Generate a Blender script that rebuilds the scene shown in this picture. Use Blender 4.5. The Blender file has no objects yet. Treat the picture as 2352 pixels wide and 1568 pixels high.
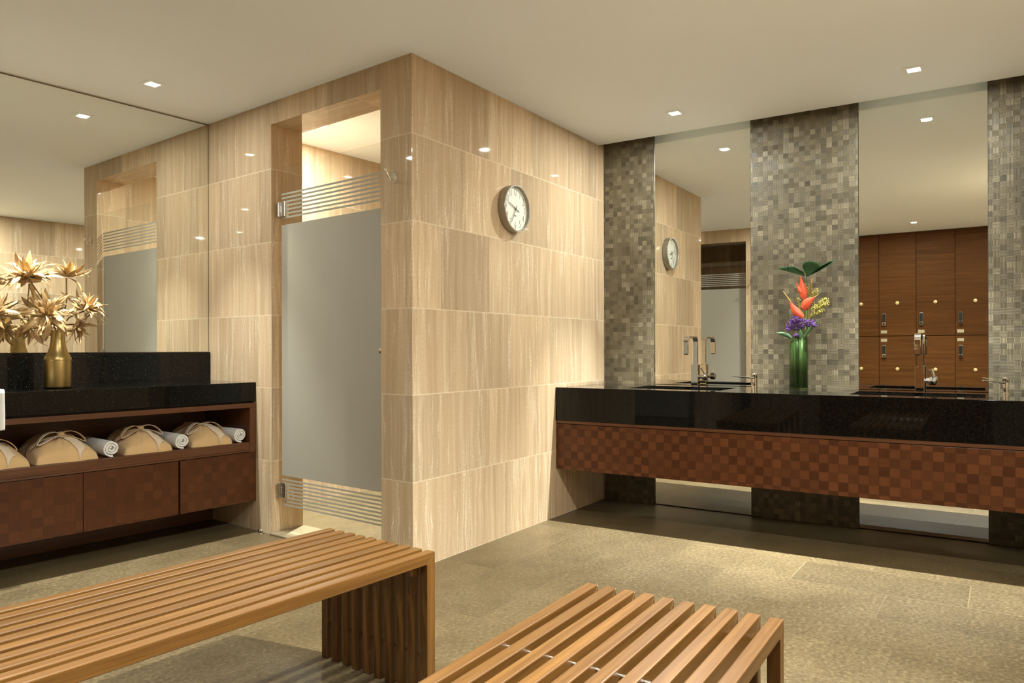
import bpy, bmesh, math, random
from mathutils import Vector, Matrix, noise
random.seed(7)
sc = bpy.context.scene
COL = sc.collection
PI = math.pi
H = 2.6                                   # ceiling height
LA = -0.0723                              # the left wing is turned slightly against the vanity room
VA = 0.025                                # so is the vanity wall
def rotz(a): return Matrix.Rotation(a, 4, 'Z')
L2W, V2W, W2W = rotz(LA), rotz(VA), Matrix.Identity(4)

# ---------------------------------------------------------------- materials
class NT:
    def __init__(s, name):
        s.m = bpy.data.materials.new(name); s.m.use_nodes = True
        s.t = s.m.node_tree; s.t.nodes.clear()
        s.out = s.t.nodes.new('ShaderNodeOutputMaterial')
    def n(s, typ, **kw):
        nd = s.t.nodes.new(typ)
        for k, v in kw.items(): setattr(nd, k, v)
        return nd
    def link(s, a, b): s.t.links.new(a, b)
    def put(s, sock, v):
        if hasattr(v, 'is_output'): s.link(v, sock)
        else: sock.default_value = v
    def math(s, op, a, b=None, c=None):
        nd = s.n('ShaderNodeMath', operation=op)
        s.put(nd.inputs[0], a)
        if b is not None: s.put(nd.inputs[1], b)
        if c is not None: s.put(nd.inputs[2], c)
        return nd.outputs[0]
    def xyz(s, x, y, z=0.0):
        nd = s.n('ShaderNodeCombineXYZ')
        for i, v in enumerate((x, y, z)): s.put(nd.inputs[i], v)
        return nd.outputs[0]
    def uv(s):
        nd = s.n('ShaderNodeUVMap'); sp = s.n('ShaderNodeSeparateXYZ'); s.link(nd.outputs[0], sp.inputs[0])
        return sp.outputs[0], sp.outputs[1]
    def noise(s, vec, scale=1.0, detail=3.0, rough=0.55, dist=0.0):
        nd = s.n('ShaderNodeTexNoise'); s.put(nd.inputs['Vector'], vec)
        nd.inputs['Scale'].default_value = scale; nd.inputs['Detail'].default_value = detail
        nd.inputs['Roughness'].default_value = rough; nd.inputs['Distortion'].default_value = dist
        return nd.outputs[0]
    def white(s, vec):
        nd = s.n('ShaderNodeTexWhiteNoise', noise_dimensions='3D'); s.put(nd.inputs['Vector'], vec)
        return nd.outputs['Value'], nd.outputs['Color']
    def ramp(s, fac, stops, interp='LINEAR'):
        nd = s.n('ShaderNodeValToRGB'); s.put(nd.inputs[0], fac); cr = nd.color_ramp; cr.interpolation = interp
        while len(cr.elements) < len(stops): cr.elements.new(0.5)
        for e, (p, c) in zip(cr.elements, stops):
            e.position = p; e.color = (c, c, c, 1) if isinstance(c, (int, float)) else (*c, 1)
        return nd.outputs[0]
    def mix(s, fac, a, b, blend='MIX'):
        nd = s.n('ShaderNodeMix', data_type='RGBA', blend_type=blend)
        s.put(nd.inputs[0], fac)
        for i, v in ((6, a), (7, b)):
            s.put(nd.inputs[i], (*v, 1) if isinstance(v, tuple) and len(v) == 3 else v)
        return nd.outputs[2]
    def bsdf(s, color=None, rough=0.5, metal=0.0, spec=0.5, bump=None, bstr=0.2, bdist=0.001, **kw):
        p = s.n('ShaderNodeBsdfPrincipled')
        if color is not None: s.put(p.inputs['Base Color'], (*color, 1) if isinstance(color, tuple) and len(color) == 3 else color)
        s.put(p.inputs['Roughness'], rough); s.put(p.inputs['Metallic'], metal); s.put(p.inputs['Specular IOR Level'], spec)
        for k, v in kw.items(): s.put(p.inputs[k], v)
        if bump is not None:
            b = s.n('ShaderNodeBump'); b.inputs['Strength'].default_value = bstr; b.inputs['Distance'].default_value = bdist
            s.put(b.inputs['Height'], bump); s.link(b.outputs[0], p.inputs['Normal'])
        s.link(p.outputs[0], s.out.inputs[0])
        return p

def plain(name, color, rough=0.5, metal=0.0, spec=0.5, noise_amt=0.0, nscale=40, **kw):
    t = NT(name)
    if noise_amt:
        g = t.n('ShaderNodeTexCoord'); nz = t.noise(g.outputs['Object'], nscale, 4)
        c = t.mix(nz, tuple(x*(1-noise_amt) for x in color), tuple(min(1, x*(1+noise_amt)) for x in color))
        t.bsdf(c, rough, metal, spec, bump=nz, bstr=0.15, bdist=0.002, **kw)
    else: t.bsdf(color, rough, metal, spec, **kw)
    return t.m

def cell_edges(t, x, y, w, h, shift):
    """running-bond tile grid: returns cell random, cell colour, distance to the nearest joint in x and y"""
    ry = t.math('DIVIDE', y, h); row = t.math('FLOOR', ry)
    xs = t.math('ADD', t.math('DIVIDE', x, w), t.math('MULTIPLY', row, shift))
    col = t.math('FLOOR', xs)
    fx = t.math('SUBTRACT', xs, col); fy = t.math('SUBTRACT', ry, row)
    ex = t.math('MULTIPLY', t.math('MINIMUM', fx, t.math('SUBTRACT', 1.0, fx)), w)
    ey = t.math('MULTIPLY', t.math('MINIMUM', fy, t.math('SUBTRACT', 1.0, fy)), h)
    return (*t.white(t.xyz(col, row, 3.7)), ex, ey, col, row)

def travertine():
    t = NT('travertine'); x, y = t.uv()
    rv, rc, ex, ey, _, _ = cell_edges(t, x, y, 0.446, 0.44, 0.5)
    warp = t.noise(t.xyz(t.math('MULTIPLY', x, 5), t.math('MULTIPLY', y, 3.2), t.math('MULTIPLY', rv, 50)), 1, 3)
    xw = t.math('ADD', t.math('ADD', x, t.math('MULTIPLY', rv, 37.0)), t.math('MULTIPLY', warp, 0.035))
    n1 = t.noise(t.xyz(t.math('MULTIPLY', xw, 26), t.math('MULTIPLY', y, 0.5)), 1, 7, 0.62)
    n2 = t.noise(t.xyz(t.math('MULTIPLY', xw, 120), t.math('MULTIPLY', y, 2.5), 5.0), 1, 3)
    base = t.ramp(n1, [(0.30, (0.385, 0.270, 0.160)), (0.47, (0.47, 0.343, 0.212)), (0.60, (0.53, 0.400, 0.258)), (0.75, (0.60, 0.485, 0.335))])
    base = t.mix(t.math('MULTIPLY', n2, 0.5), base, (0.44, 0.31, 0.185))
    # pale wandering veins, broken into mineral grains, and a fine granular body
    wob = t.noise(t.xyz(t.math('MULTIPLY', x, 14), t.math('MULTIPLY', y, 11), t.math('MULTIPLY', rv, 9)), 1, 4, 0.6)
    xv = t.math('ADD', xw, t.math('MULTIPLY', wob, 0.022))
    v1 = t.noise(t.xyz(t.math('MULTIPLY', xv, 17), t.math('MULTIPLY', y, 0.55), 11.0), 1, 3, 0.6)
    vm = t.ramp(t.math('ABSOLUTE', t.math('SUBTRACT', v1, 0.52)), [(0.0, 1.0), (0.034, 0.0)])
    gr = t.noise(t.xyz(t.math('MULTIPLY', x, 210), t.math('MULTIPLY', y, 75), 2.0), 1, 4, 0.7)
    br = t.ramp(gr, [(0.42, 0.0), (0.60, 1.0)])
    reg = t.ramp(t.noise(t.xyz(t.math('MULTIPLY', x, 6), t.math('MULTIPLY', y, 2.2), t.math('MULTIPLY', rv, 17)), 1, 3), [(0.42, 0.15), (0.62, 1.0)])
    base = t.mix(t.math('MULTIPLY', t.math('MULTIPLY', vm, reg), t.math('ADD', 0.22, t.math('MULTIPLY', br, 0.55))), base, (0.76, 0.66, 0.49))
    base = t.mix(1.0, base, t.ramp(gr, [(0.25, 0.86), (0.5, 1.0), (0.75, 1.10)]), 'MULTIPLY')
    pits = t.ramp(t.noise(t.xyz(t.math('MULTIPLY', xv, 150), t.math('MULTIPLY', y, 30), 8.0), 1, 3), [(0.26, 1.0), (0.33, 0.0)])
    base = t.mix(t.math('MULTIPLY', pits, 0.40), base, (0.24, 0.16, 0.09))
    tone = t.ramp(rv, [(0.0, 0.80), (0.3, 0.93), (0.7, 1.02), (1.0, 1.10)])
    base = t.mix(1.0, base, tone, 'MULTIPLY')
    jy = t.ramp(ey, [(0.0006, 1.0), (0.0016, 0.0)]); jx = t.math('MULTIPLY', t.ramp(ex, [(0.0004, 1.0), (0.0011, 0.0)]), 0.45)
    base = t.mix(t.math('MULTIPLY', t.math('MAXIMUM', jy, jx), 0.75), base, (0.66, 0.55, 0.39))
    t.bsdf(base, t.math('ADD', 0.016, t.math('MULTIPLY', n2, 0.02)), spec=0.16, bump=t.math('SUBTRACT', n2, t.math('MULTIPLY', jy, 2)), bstr=0.03, bdist=0.001)
    return t.m

def limestone():
    t = NT('limestone_floor'); x, y = t.uv()
    a = cell_edges(t, x, t.math('SUBTRACT', y, -0.99), 0.93, 0.331, 0.37)
    b = cell_edges(t, t.math('ADD', y, 0.25), t.math('SUBTRACT', x, 0.20), 0.73, 0.3525, 0.43)
    sel = t.math('LESS_THAN', y, -0.99)
    def pick(i): return t.math('ADD', t.math('MULTIPLY', sel, b[i]), t.math('MULTIPLY', t.math('SUBTRACT', 1.0, sel), a[i]))
    rv = pick(0); e = t.math('MINIMUM', pick(2), pick(3))
    off = t.math('MULTIPLY', rv, 23.0)
    c1 = t.noise(t.xyz(t.math('ADD', t.math('MULTIPLY', x, 3.0), off), t.math('MULTIPLY', y, 3.0), off), 1, 5, 0.6)
    c2 = t.noise(t.xyz(t.math('MULTIPLY', x, 62), t.math('MULTIPLY', y, 62), 1.0), 1, 6, 0.74)
    col = t.ramp(c1, [(0.30, (0.090, 0.062, 0.027)), (0.5, (0.120, 0.085, 0.039)), (0.7, (0.150, 0.108, 0.052))])
    col = t.mix(t.ramp(c2, [(0.36, 0.80), (0.58, 0.0)]), col, (0.060, 0.040, 0.017))
    col = t.mix(t.ramp(c2, [(0.54, 0.0), (0.74, 0.65)]), col, (0.235, 0.182, 0.098))
    # fossil squiggles
    f = t.noise(t.xyz(t.math('MULTIPLY', x, 26), t.math('MULTIPLY', y, 26), 4.0), 1, 2, 0.5, 1.2)
    fm = t.math('MULTIPLY', t.ramp(t.math('ABSOLUTE', t.math('SUBTRACT', f, 0.5)), [(0.0, 1.0), (0.020, 0.0)]),
                t.ramp(t.noise(t.xyz(t.math('MULTIPLY', x, 7), t.math('MULTIPLY', y, 7), 9.0), 1, 2), [(0.50, 0.0), (0.60, 1.0)]))
    col = t.mix(t.math('MULTIPLY', fm, 0.8), col, (0.05, 0.036, 0.018))
    w = t.ramp(t.noise(t.xyz(t.math('MULTIPLY', x, 40), t.math('MULTIPLY', y, 40), 12.0), 1, 2), [(0.70, 0.0), (0.76, 1.0)])
    col = t.mix(t.math('MULTIPLY', w, 0.5), col, (0.27, 0.215, 0.12))
    col = t.mix(1.0, col, t.ramp(rv, [(0.0, 0.86), (1.0, 1.10)]), 'MULTIPLY')
    j = t.ramp(e, [(0.0007, 1.0), (0.0017, 0.0)])
    col = t.mix(t.math('MULTIPLY', j, 0.6), col, t.ramp(t.white(t.xyz(rv, 1, 2))[0], [(0.35, (0.215, 0.165, 0.09)), (0.6, (0.07, 0.05, 0.028))]))
    t.bsdf(col, t.math('ADD', 0.30, t.math('MULTIPLY', c2, 0.25)), spec=0.4, bump=t.math('SUBTRACT', c2, j), bstr=0.12, bdist=0.001)
    return t.m

def mosaic():
    t = NT('basketweave_mosaic'); x, y = t.uv(); s = 0.0325
    cx, cy = t.math('DIVIDE', x, s), t.math('DIVIDE', y, s)
    i, j = t.math('FLOOR', cx), t.math('FLOOR', cy)
    fx, fy = t.math('SUBTRACT', cx, i), t.math('SUBTRACT', cy, j)
    par = t.math('FLOORED_MODULO', t.math('ADD', i, j), 2.0)
    rv, rc = t.white(t.xyz(i, j, 1.0)); rv2, _ = t.white(t.xyz(i, j, 9.0))
    flip = t.math('GREATER_THAN', rv2, 0.86)
    par = t.math('ABSOLUTE', t.math('SUBTRACT', par, flip))
    u = t.math('ADD', t.math('MULTIPLY', par, fx), t.math('MULTIPLY', t.math('SUBTRACT', 1.0, par), fy))
    ridge = t.math('ABSOLUTE', t.math('SINE', t.math('MULTIPLY', u, PI*5)))
    nz = t.noise(t.xyz(t.math('MULTIPLY', x, 300), t.math('MULTIPLY', y, 300), 3.0), 1, 3)
    rr = t.math('MULTIPLY', ridge, t.math('ADD', 0.6, t.math('MULTIPLY', nz, 0.8)))
    big = t.noise(t.xyz(t.math('MULTIPLY', x, 2.5), t.math('MULTIPLY', y, 2.5), 6.0), 1, 3)
    light = t.ramp(rv, [(0.0, (0.074, 0.058, 0.032)), (0.2, (0.114, 0.090, 0.051)), (0.8, (0.162, 0.130, 0.076)), (1.0, (0.24, 0.197, 0.121))])
    light = t.mix(1.0, light, t.ramp(big, [(0.3, 0.75), (0.7, 1.15)]), 'MULTIPLY')
    col = t.mix(t.ramp(rr, [(0.25, 0.0), (0.75, 1.0)]), (0.022, 0.019, 0.014), light)
    t.bsdf(col, 0.45, metal=0.0, spec=0.35, bump=rr, bstr=0.4, bdist=0.0016)
    return t.m

def granite():
    t = NT('black_granite'); g = t.n('ShaderNodeTexCoord')
    v = t.n('ShaderNodeTexVoronoi', feature='F1'); t.link(g.outputs['Object'], v.inputs['Vector']); v.inputs['Scale'].default_value = 210
    sp = t.n('ShaderNodeSeparateXYZ'); t.link(v.outputs['Color'], sp.inputs[0])
    spot = t.math('MULTIPLY', t.ramp(v.outputs['Distance'], [(0.18, 1.0), (0.34, 0.0)]), t.ramp(sp.outputs[0], [(0.84, 0.0), (0.96, 0.35), (1.0, 1.0)]))
    nz = t.noise(g.outputs['Object'], 60, 4)
    col = t.mix(t.ramp(nz, [(0.4, 0.0), (0.75, 1.0)]), (0.0025, 0.0025, 0.002), (0.007, 0.006, 0.005))
    col = t.mix(spot, col, (0.17, 0.155, 0.12))
    t.bsdf(col, 0.03, spec=0.27)
    return t.m

def wood(name, dark, light, fscale=(1.6, 55), rough=0.38, obj_var=0.0, swirl=0.015, coat=0.0, spec=0.4):
    """grain runs along the u direction of the surface"""
    t = NT(name); x, y = t.uv()
    off = 0.0
    if obj_var:
        oi = t.n('ShaderNodeObjectInfo'); off = t.math('MULTIPLY', oi.outputs['Random'], 31.0)
    wv = t.noise(t.xyz(t.math('ADD', t.math('MULTIPLY', x, 2.2), off), t.math('MULTIPLY', y, 5), off), 1, 3)
    yw = t.math('ADD', y, t.math('MULTIPLY', wv, swirl))
    n1 = t.noise(t.xyz(t.math('ADD', t.math('MULTIPLY', x, fscale[0]), off), t.math('MULTIPLY', yw, fscale[1]), off), 1, 6, 0.6)
    n2 = t.noise(t.xyz(t.math('MULTIPLY', x, fscale[0]*9), t.math('MULTIPLY', yw, fscale[1]*7), 3.0), 1, 2)
    col = t.mix(t.ramp(n1, [(0.28, 0.0), (0.72, 1.0)]), dark, light)
    col = t.mix(t.math('MULTIPLY', t.ramp(n2, [(0.3, 1.0), (0.55, 0.0)]), 0.35), col, tuple(c*0.6 for c in dark))
    if obj_var:
        col = t.mix(1.0, col, t.ramp(oi.outputs['Random'], [(0.0, 1-obj_var), (1.0, 1+obj_var)]), 'MULTIPLY')
    t.bsdf(col, t.math('ADD', rough-0.06, t.math('MULTIPLY', n2, 0.12)), spec=spec, bump=n2, bstr=0.06, bdist=0.0006, **({'Coat Weight': coat, 'Coat Roughness': 0.15} if coat else {}))
    return t.m

def parquet(name, dark, light, s=0.049, amt=1.0, rough=0.34):
    t = NT(name); x, y = t.uv()
    cx, cy = t.math('DIVIDE', x, s), t.math('DIVIDE', y, s)
    i, j = t.math('FLOOR', cx), t.math('FLOOR', cy)
    fx, fy = t.math('SUBTRACT', cx, i), t.math('SUBTRACT', cy, j)
    par = t.math('FLOORED_MODULO', t.math('ADD', i, j), 2.0)
    rv, _ = t.white(t.xyz(i, j, 2.0))
    gh = t.noise(t.xyz(t.math('MULTIPLY', x, 9), t.math('MULTIPLY', y, 170), rv), 1, 3)
    gv = t.noise(t.xyz(t.math('MULTIPLY', x, 170), t.math('MULTIPLY', y, 9), rv), 1, 3)
    gr = t.math('ADD', t.math('MULTIPLY', par, gh), t.math('MULTIPLY', t.math('SUBTRACT', 1.0, par), gv))
    k = t.math('ADD', t.math('MULTIPLY', par, 0.42*amt), t.math('ADD', t.math('MULTIPLY', rv, 0.40), t.math('MULTIPLY', t.math('SUBTRACT', gr, 0.5), 0.55)))
    col = t.mix(t.ramp(k, [(0.05, 0.0), (0.85, 1.0)]), dark, light)
    e = t.math('MINIMUM', t.math('MINIMUM', fx, t.math('SUBTRACT', 1.0, fx)), t.math('MINIMUM', fy, t.math('SUBTRACT', 1.0, fy)))
    col = t.mix(t.ramp(e, [(0.008, 0.5), (0.025, 0.0)]), col, tuple(c*0.45 for c in dark))
    t.bsdf(col, rough, spec=0.28, bump=gr, bstr=0.05, bdist=0.0005)
    return t.m

def thin_glass(name, tint=(0.975, 0.985, 0.97), refl=0.9):
    t = NT(name)
    tr = t.n('ShaderNodeBsdfTransparent'); tr.inputs[0].default_value = (*tint, 1)
    gl = t.n('ShaderNodeBsdfGlossy'); gl.inputs['Roughness'].default_value = 0.01
    lw = t.n('ShaderNodeLayerWeight'); lw.inputs[0].default_value = 0.5
    fr = t.math('ADD', 0.04, t.math('MULTIPLY', t.math('POWER', lw.outputs['Facing'], 5.0), 0.96))      # Schlick, the same from both sides
    mx = t.n('ShaderNodeMixShader'); t.link(t.math('MULTIPLY', fr, refl), mx.inputs[0])
    t.link(tr.outputs[0], mx.inputs[1]); t.link(gl.outputs[0], mx.inputs[2]); t.link(mx.outputs[0], t.out.inputs[0])
    return t.m

def frosted():
    t = NT('frosted_film')
    tl = t.n('ShaderNodeBsdfTranslucent'); tl.inputs[0].default_value = (0.46, 0.435, 0.37, 1)
    df = t.n('ShaderNodeBsdfDiffuse'); df.inputs[0].default_value = (0.47, 0.44, 0.37, 1)
    mx = t.n('ShaderNodeMixShader'); mx.inputs[0].default_value = 0.66
    t.link(tl.outputs[0], mx.inputs[1]); t.link(df.outputs[0], mx.inputs[2]); t.link(mx.outputs[0], t.out.inputs[0])
    return t.m

def emitter(name, color, strength):
    t = NT(name); e = t.n('ShaderNodeEmission'); e.inputs[0].default_value = (*color, 1); e.inputs[1].default_value = strength
    t.link(e.outputs[0], t.out.inputs[0]); return t.m

def cloth(name, color, scale=260, bstr=0.4, var=0.08):
    t = NT(name); g = t.n('ShaderNodeTexCoord')
    a = t.noise(g.outputs['Object'], scale, 3, 0.7); b = t.noise(g.outputs['Object'], 9, 3)
    c = t.mix(b, tuple(x*(1-var) for x in color), tuple(min(1, x*(1+var)) for x in color))
    t.bsdf(c, 0.9, spec=0.15, bump=a, bstr=bstr, bdist=0.003, **{'Sheen Weight': 0.25}); return t.m

M = dict(
    trav=travertine(), floor=limestone(), mosaic=mosaic(), granite=granite(),
    ceil=plain('white_ceiling_paint', (0.82, 0.86, 0.88), 0.85, noise_amt=0.012, nscale=3),
    mirror=plain('mirror_silver', (0.90, 0.91, 0.86), 0.0, 1.0),
    edge=plain('mirror_dark_edge', (0.03, 0.035, 0.03), 0.3),
    teak=wood('teak', (0.070, 0.0265, 0.0048), (0.148, 0.066, 0.0130), (1.1, 60), 0.36, 0.12, coat=0.10),
    parq=parquet('mahogany_parquet', (0.052, 0.0155, 0.0048), (0.118, 0.039, 0.0125)),
    parqd=parquet('brown_parquet', (0.056, 0.0165, 0.0045), (0.100, 0.0315, 0.009), amt=0.35),
    mahog=wood('mahogany', (0.070, 0.024, 0.009), (0.135, 0.050, 0.019), (1.5, 40), 0.35),
    locker=wood('locker_wood', (0.052, 0.018, 0.003), (0.100, 0.037, 0.0075), (1.2, 34), 0.6, 0.06, 0.03, spec=0.10),
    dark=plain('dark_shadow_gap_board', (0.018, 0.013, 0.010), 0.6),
    chrome=plain('polished_chrome', (0.86, 0.85, 0.82), 0.05, 1.0),
    steel=plain('brushed_steel', (0.55, 0.53, 0.48), 0.28, 1.0),
    glass=thin_glass('clear_glass'), frost=frosted(),
    white=plain('white_enamel', (0.84, 0.88, 0.90), 0.5),
    refl=plain('lamp_reflector', (0.85, 0.84, 0.80), 0.25, 0.6),
    bulb=emitter('lamp_glow', (1.0, 0.90, 0.72), 60.0),
    towel=cloth('white_terry', (0.80, 0.79, 0.74), 330, 0.9, 0.05),
    robe=cloth('beige_cotton', (0.60, 0.40, 0.195), 600, 0.1, 0.06),
    sash=cloth('pale_beige_cotton', (0.64, 0.51, 0.37), 600, 0.1, 0.05),
    gold=plain('hammered_gold', (0.40, 0.295, 0.120), 0.33, 1.0, noise_amt=0.35, nscale=240),
    petal=plain('gilded_petal', (0.46, 0.30, 0.130), 0.42, 0.45, noise_amt=0.30, nscale=60),
    gstem=plain('gilded_stem', (0.22, 0.14, 0.06), 0.5, 0.3),
    clockcase=plain('satin_grey_metal', (0.30, 0.27, 0.215), 0.34, 0.7),
    rimlight=plain('pale_metal_rim', (0.62, 0.60, 0.54), 0.25, 0.8),
    dial=plain('white_dial', (0.80, 0.77, 0.72), 0.6), ink=plain('grey_ink', (0.085, 0.075, 0.06), 0.5),
    brass=plain('brass_disc', (0.62, 0.48, 0.22), 0.35, 0.5), black=plain('black_plastic', (0.012, 0.012, 0.012), 0.25),
    plate=plain('champagne_plate', (0.46, 0.39, 0.25), 0.35, 0.6),
    leaf=plain('deep_green_leaf', (0.030, 0.100, 0.034), 0.38, noise_amt=0.25, nscale=30),
    leaf2=plain('grey_green_leaf', (0.055, 0.12, 0.045), 0.5, noise_amt=0.2, nscale=30),
    coral=plain('coral_bract', (0.78, 0.115, 0.045), 0.4, noise_amt=0.10, nscale=25), coralrim=plain('yellow_bract_edge', (0.70, 0.42, 0.10), 0.45),
    yellow=plain('yellow_floret', (0.46, 0.40, 0.09), 0.6, noise_amt=0.35, nscale=90),
    purple=plain('violet_floret', (0.105, 0.034, 0.19), 0.6, noise_amt=0.7, nscale=120),
    stem=plain('green_stem', (0.14, 0.20, 0.055), 0.5), stalk=plain('ochre_stalk', (0.36, 0.22, 0.05), 0.5),
    liner=None, sill=plain('pale_stone_sill', (0.20, 0.16, 0.095), 0.35, noise_amt=0.15, nscale=60),
)
def liner():
    t = NT('leaf_lining'); x, y = t.uv()
    s = t.noise(t.xyz(t.math('MULTIPLY', x, 55), t.math('MULTIPLY', y, 1.2)), 1, 4)
    c = t.ramp(s, [(0.32, (0.014, 0.030, 0.013)), (0.52, (0.032, 0.066, 0.027)), (0.70, (0.12, 0.16, 0.060))])
    t.bsdf(c, 0.35); return t.m
M['liner'] = liner()

# ---------------------------------------------------------------- mesh helpers
class MB:
    """collects shapes; build() links them as one mesh object"""
    def __init__(s): s.bm = bmesh.new(); s.mi = 0
    def _tag(s, faces):
        for f in faces: f.material_index = s.mi
    def box(s, x0, x1, y0, y1, z0, z1, bevel=0.0, seg=2):
        b = bmesh.new()
        vs = [b.verts.new((x, y, z)) for x in (x0, x1) for y in (y0, y1) for z in (z0, z1)]
        for q in ((0,1,3,2),(4,6,7,5),(0,4,5,1),(2,3,7,6),(0,2,6,4),(1,5,7,3)): b.faces.new([vs[i] for i in q])
        return s.take(b, bevel, seg)
    def prism(s, plan, z0, z1, bevel=0.0, axis='z', seg=2):
        """plan polygon (a, b) extruded; axis z: (x,y) / axis y: plan is (x,z), extruded over y / axis x: plan is (y,z)"""
        b = bmesh.new(); n = len(plan)
        f = {'z': lambda p, t: (p[0], p[1], t), 'y': lambda p, t: (p[0], t, p[1]), 'x': lambda p, t: (t, p[0], p[1])}[axis]
        lo = [b.verts.new(f(p, z0)) for p in plan]; hi = [b.verts.new(f(p, z1)) for p in plan]
        b.faces.new(lo); b.faces.new(hi)
        for i in range(n): b.faces.new((lo[i], lo[(i+1) % n], hi[(i+1) % n], hi[i]))
        return s.take(b, bevel, seg)
    def take(s, b, bevel=0.0, seg=2, mat=None):
        bmesh.ops.recalc_face_normals(b, faces=b.faces)
        if bevel: bmesh.ops.bevel(b, geom=b.edges[:], offset=bevel, segments=seg, affect='EDGES', profile=0.5)
        for f in b.faces: f.material_index = s.mi
        if mat is not None: b.transform(mat)
        me = bpy.data.meshes.new('tmp'); b.to_mesh(me); b.free(); s.bm.from_mesh(me); bpy.data.meshes.remove(me)
        return s
    def lathe(s, prof, seg=32, cx=0, cy=0, z=0, mat=None, cap=True):
        b = bmesh.new(); rings = []
        for r, h in prof:
            rings.append([b.verts.new((cx+r*math.cos(2*PI*k/seg), cy+r*math.sin(2*PI*k/seg), z+h)) for k in range(seg)])
        for a, c in zip(rings, rings[1:]):
            for k in range(seg): b.faces.new((a[k], a[(k+1) % seg], c[(k+1) % seg], c[k]))
        if cap:
            b.faces.new(rings[0]); b.faces.new(rings[-1])
        return s.take(b, mat=mat)
    def cyl(s, p0, p1, r, seg=16, r1=None):
        p0, p1 = Vector(p0), Vector(p1); d = p1-p0
        q = d.to_track_quat('Z', 'Y').to_matrix().to_4x4(); q.translation = p0
        return s.lathe([(r, 0), (r1 if r1 is not None else r, d.length)], seg, mat=q)
    def tube(s, pts, radii, seg=10):
        b = bmesh.new(); pts = [Vector(p) for p in pts]; rings = []
        if not hasattr(radii, '__len__'): radii = [radii]*len(pts)
        up = Vector((0, 0, 1))
        for i, p in enumerate(pts):
            d = (pts[min(i+1, len(pts)-1)]-pts[max(i-1, 0)]).normalized()
            a = d.cross(up if abs(d.z) < 0.95 else Vector((0, 1, 0))).normalized(); c = a.cross(d).normalized()
            rings.append([b.verts.new(p+(a*math.cos(2*PI*k/seg)+c*math.sin(2*PI*k/seg))*radii[i]) for k in range(seg)])
        for r0, r1 in zip(rings, rings[1:]):
            for k in range(seg): b.faces.new((r0[k], r0[(k+1) % seg], r1[(k+1) % seg], r1[k]))
        b.faces.new(rings[0]); b.faces.new(rings[-1]); return s.take(b)
    def bar(s, pts, w, t, side, bevel=0.0):
        """flat bar swept along pts: width w along the fixed direction `side`, thickness t"""
        b = bmesh.new(); pts = [Vector(p) for p in pts]; side = Vector(side).normalized(); rings = []
        for i, p in enumerate(pts):
            d = (pts[min(i+1, len(pts)-1)]-pts[max(i-1, 0)]).normalized(); n = d.cross(side).normalized()
            rings.append([b.verts.new(p+side*(a*w/2)+n*(c*t/2)) for a, c in ((-1,-1),(1,-1),(1,1),(-1,1))])
        for r0, r1 in zip(rings, rings[1:]):
            for k in range(4): b.faces.new((r0[k], r0[(k+1) % 4], r1[(k+1) % 4], r1[k]))
        b.faces.new(rings[0]); b.faces.new(rings[-1]); return s.take(b, bevel, 1)
    def ico(s, c, r, sub=1, sc_=(1, 1, 1)):
        b = bmesh.new(); bmesh.ops.create_icosphere(b, subdivisions=sub, radius=r)
        return s.take(b, mat=Matrix.Translation(c) @ Matrix.Diagonal((*sc_, 1)))
    def grid(s, nu, nv, fn, closed_u=False):
        b = bmesh.new()
        g = [[b.verts.new(fn(i/(nu-(0 if closed_u else 1)), j/(nv-1))) for j in range(nv)] for i in range(nu)]
        for i in range(nu if closed_u else nu-1):
            for j in range(nv-1): b.faces.new((g[i][j], g[(i+1) % nu][j], g[(i+1) % nu][j+1], g[i][j+1]))
        return s.take(b)
    def build(s, name, mats, parent=None, mw=None, smooth=None, solid=0.0, local=None):
        me = bpy.data.meshes.new(name)
        bmesh.ops.remove_doubles(s.bm, verts=s.bm.verts, dist=1e-6) if False else None
        uvl = s.bm.loops.layers.uv.new('UVMap'); s.bm.normal_update()
        for f in s.bm.faces:
            n = f.normal; ax = max(range(3), key=lambda k: abs(n[k]))
            for l in f.loops:
                c = l.vert.co
                l[uvl].uv = (c.y, c.z) if ax == 0 else (c.x, c.z) if ax == 1 else (c.x, c.y)
            if smooth is not None: f.smooth = True
        s.bm.to_mesh(me); s.bm.free()
        for m in (mats if isinstance(mats, (list, tuple)) else [mats]): me.materials.append(m)
        o = bpy.data.objects.new(name, me); COL.objects.link(o)
        if parent is not None: o.parent = parent
        if mw is not None: o.matrix_world = mw
        if local is not None: o.matrix_local = local
        if smooth:                                   # smooth by angle
            for e in me.edges: pass
            import numpy as np
            bm = bmesh.new(); bm.from_mesh(me)
            for e in bm.edges:
                if len(e.link_faces) == 2 and e.calc_face_angle(0) > smooth: e.smooth = False
            bm.to_mesh(me); bm.free()
        if solid:
            md = o.modifiers.new('thickness', 'SOLIDIFY'); md.thickness = solid; md.offset = 0
        return o
SM = math.radians(38)

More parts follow.
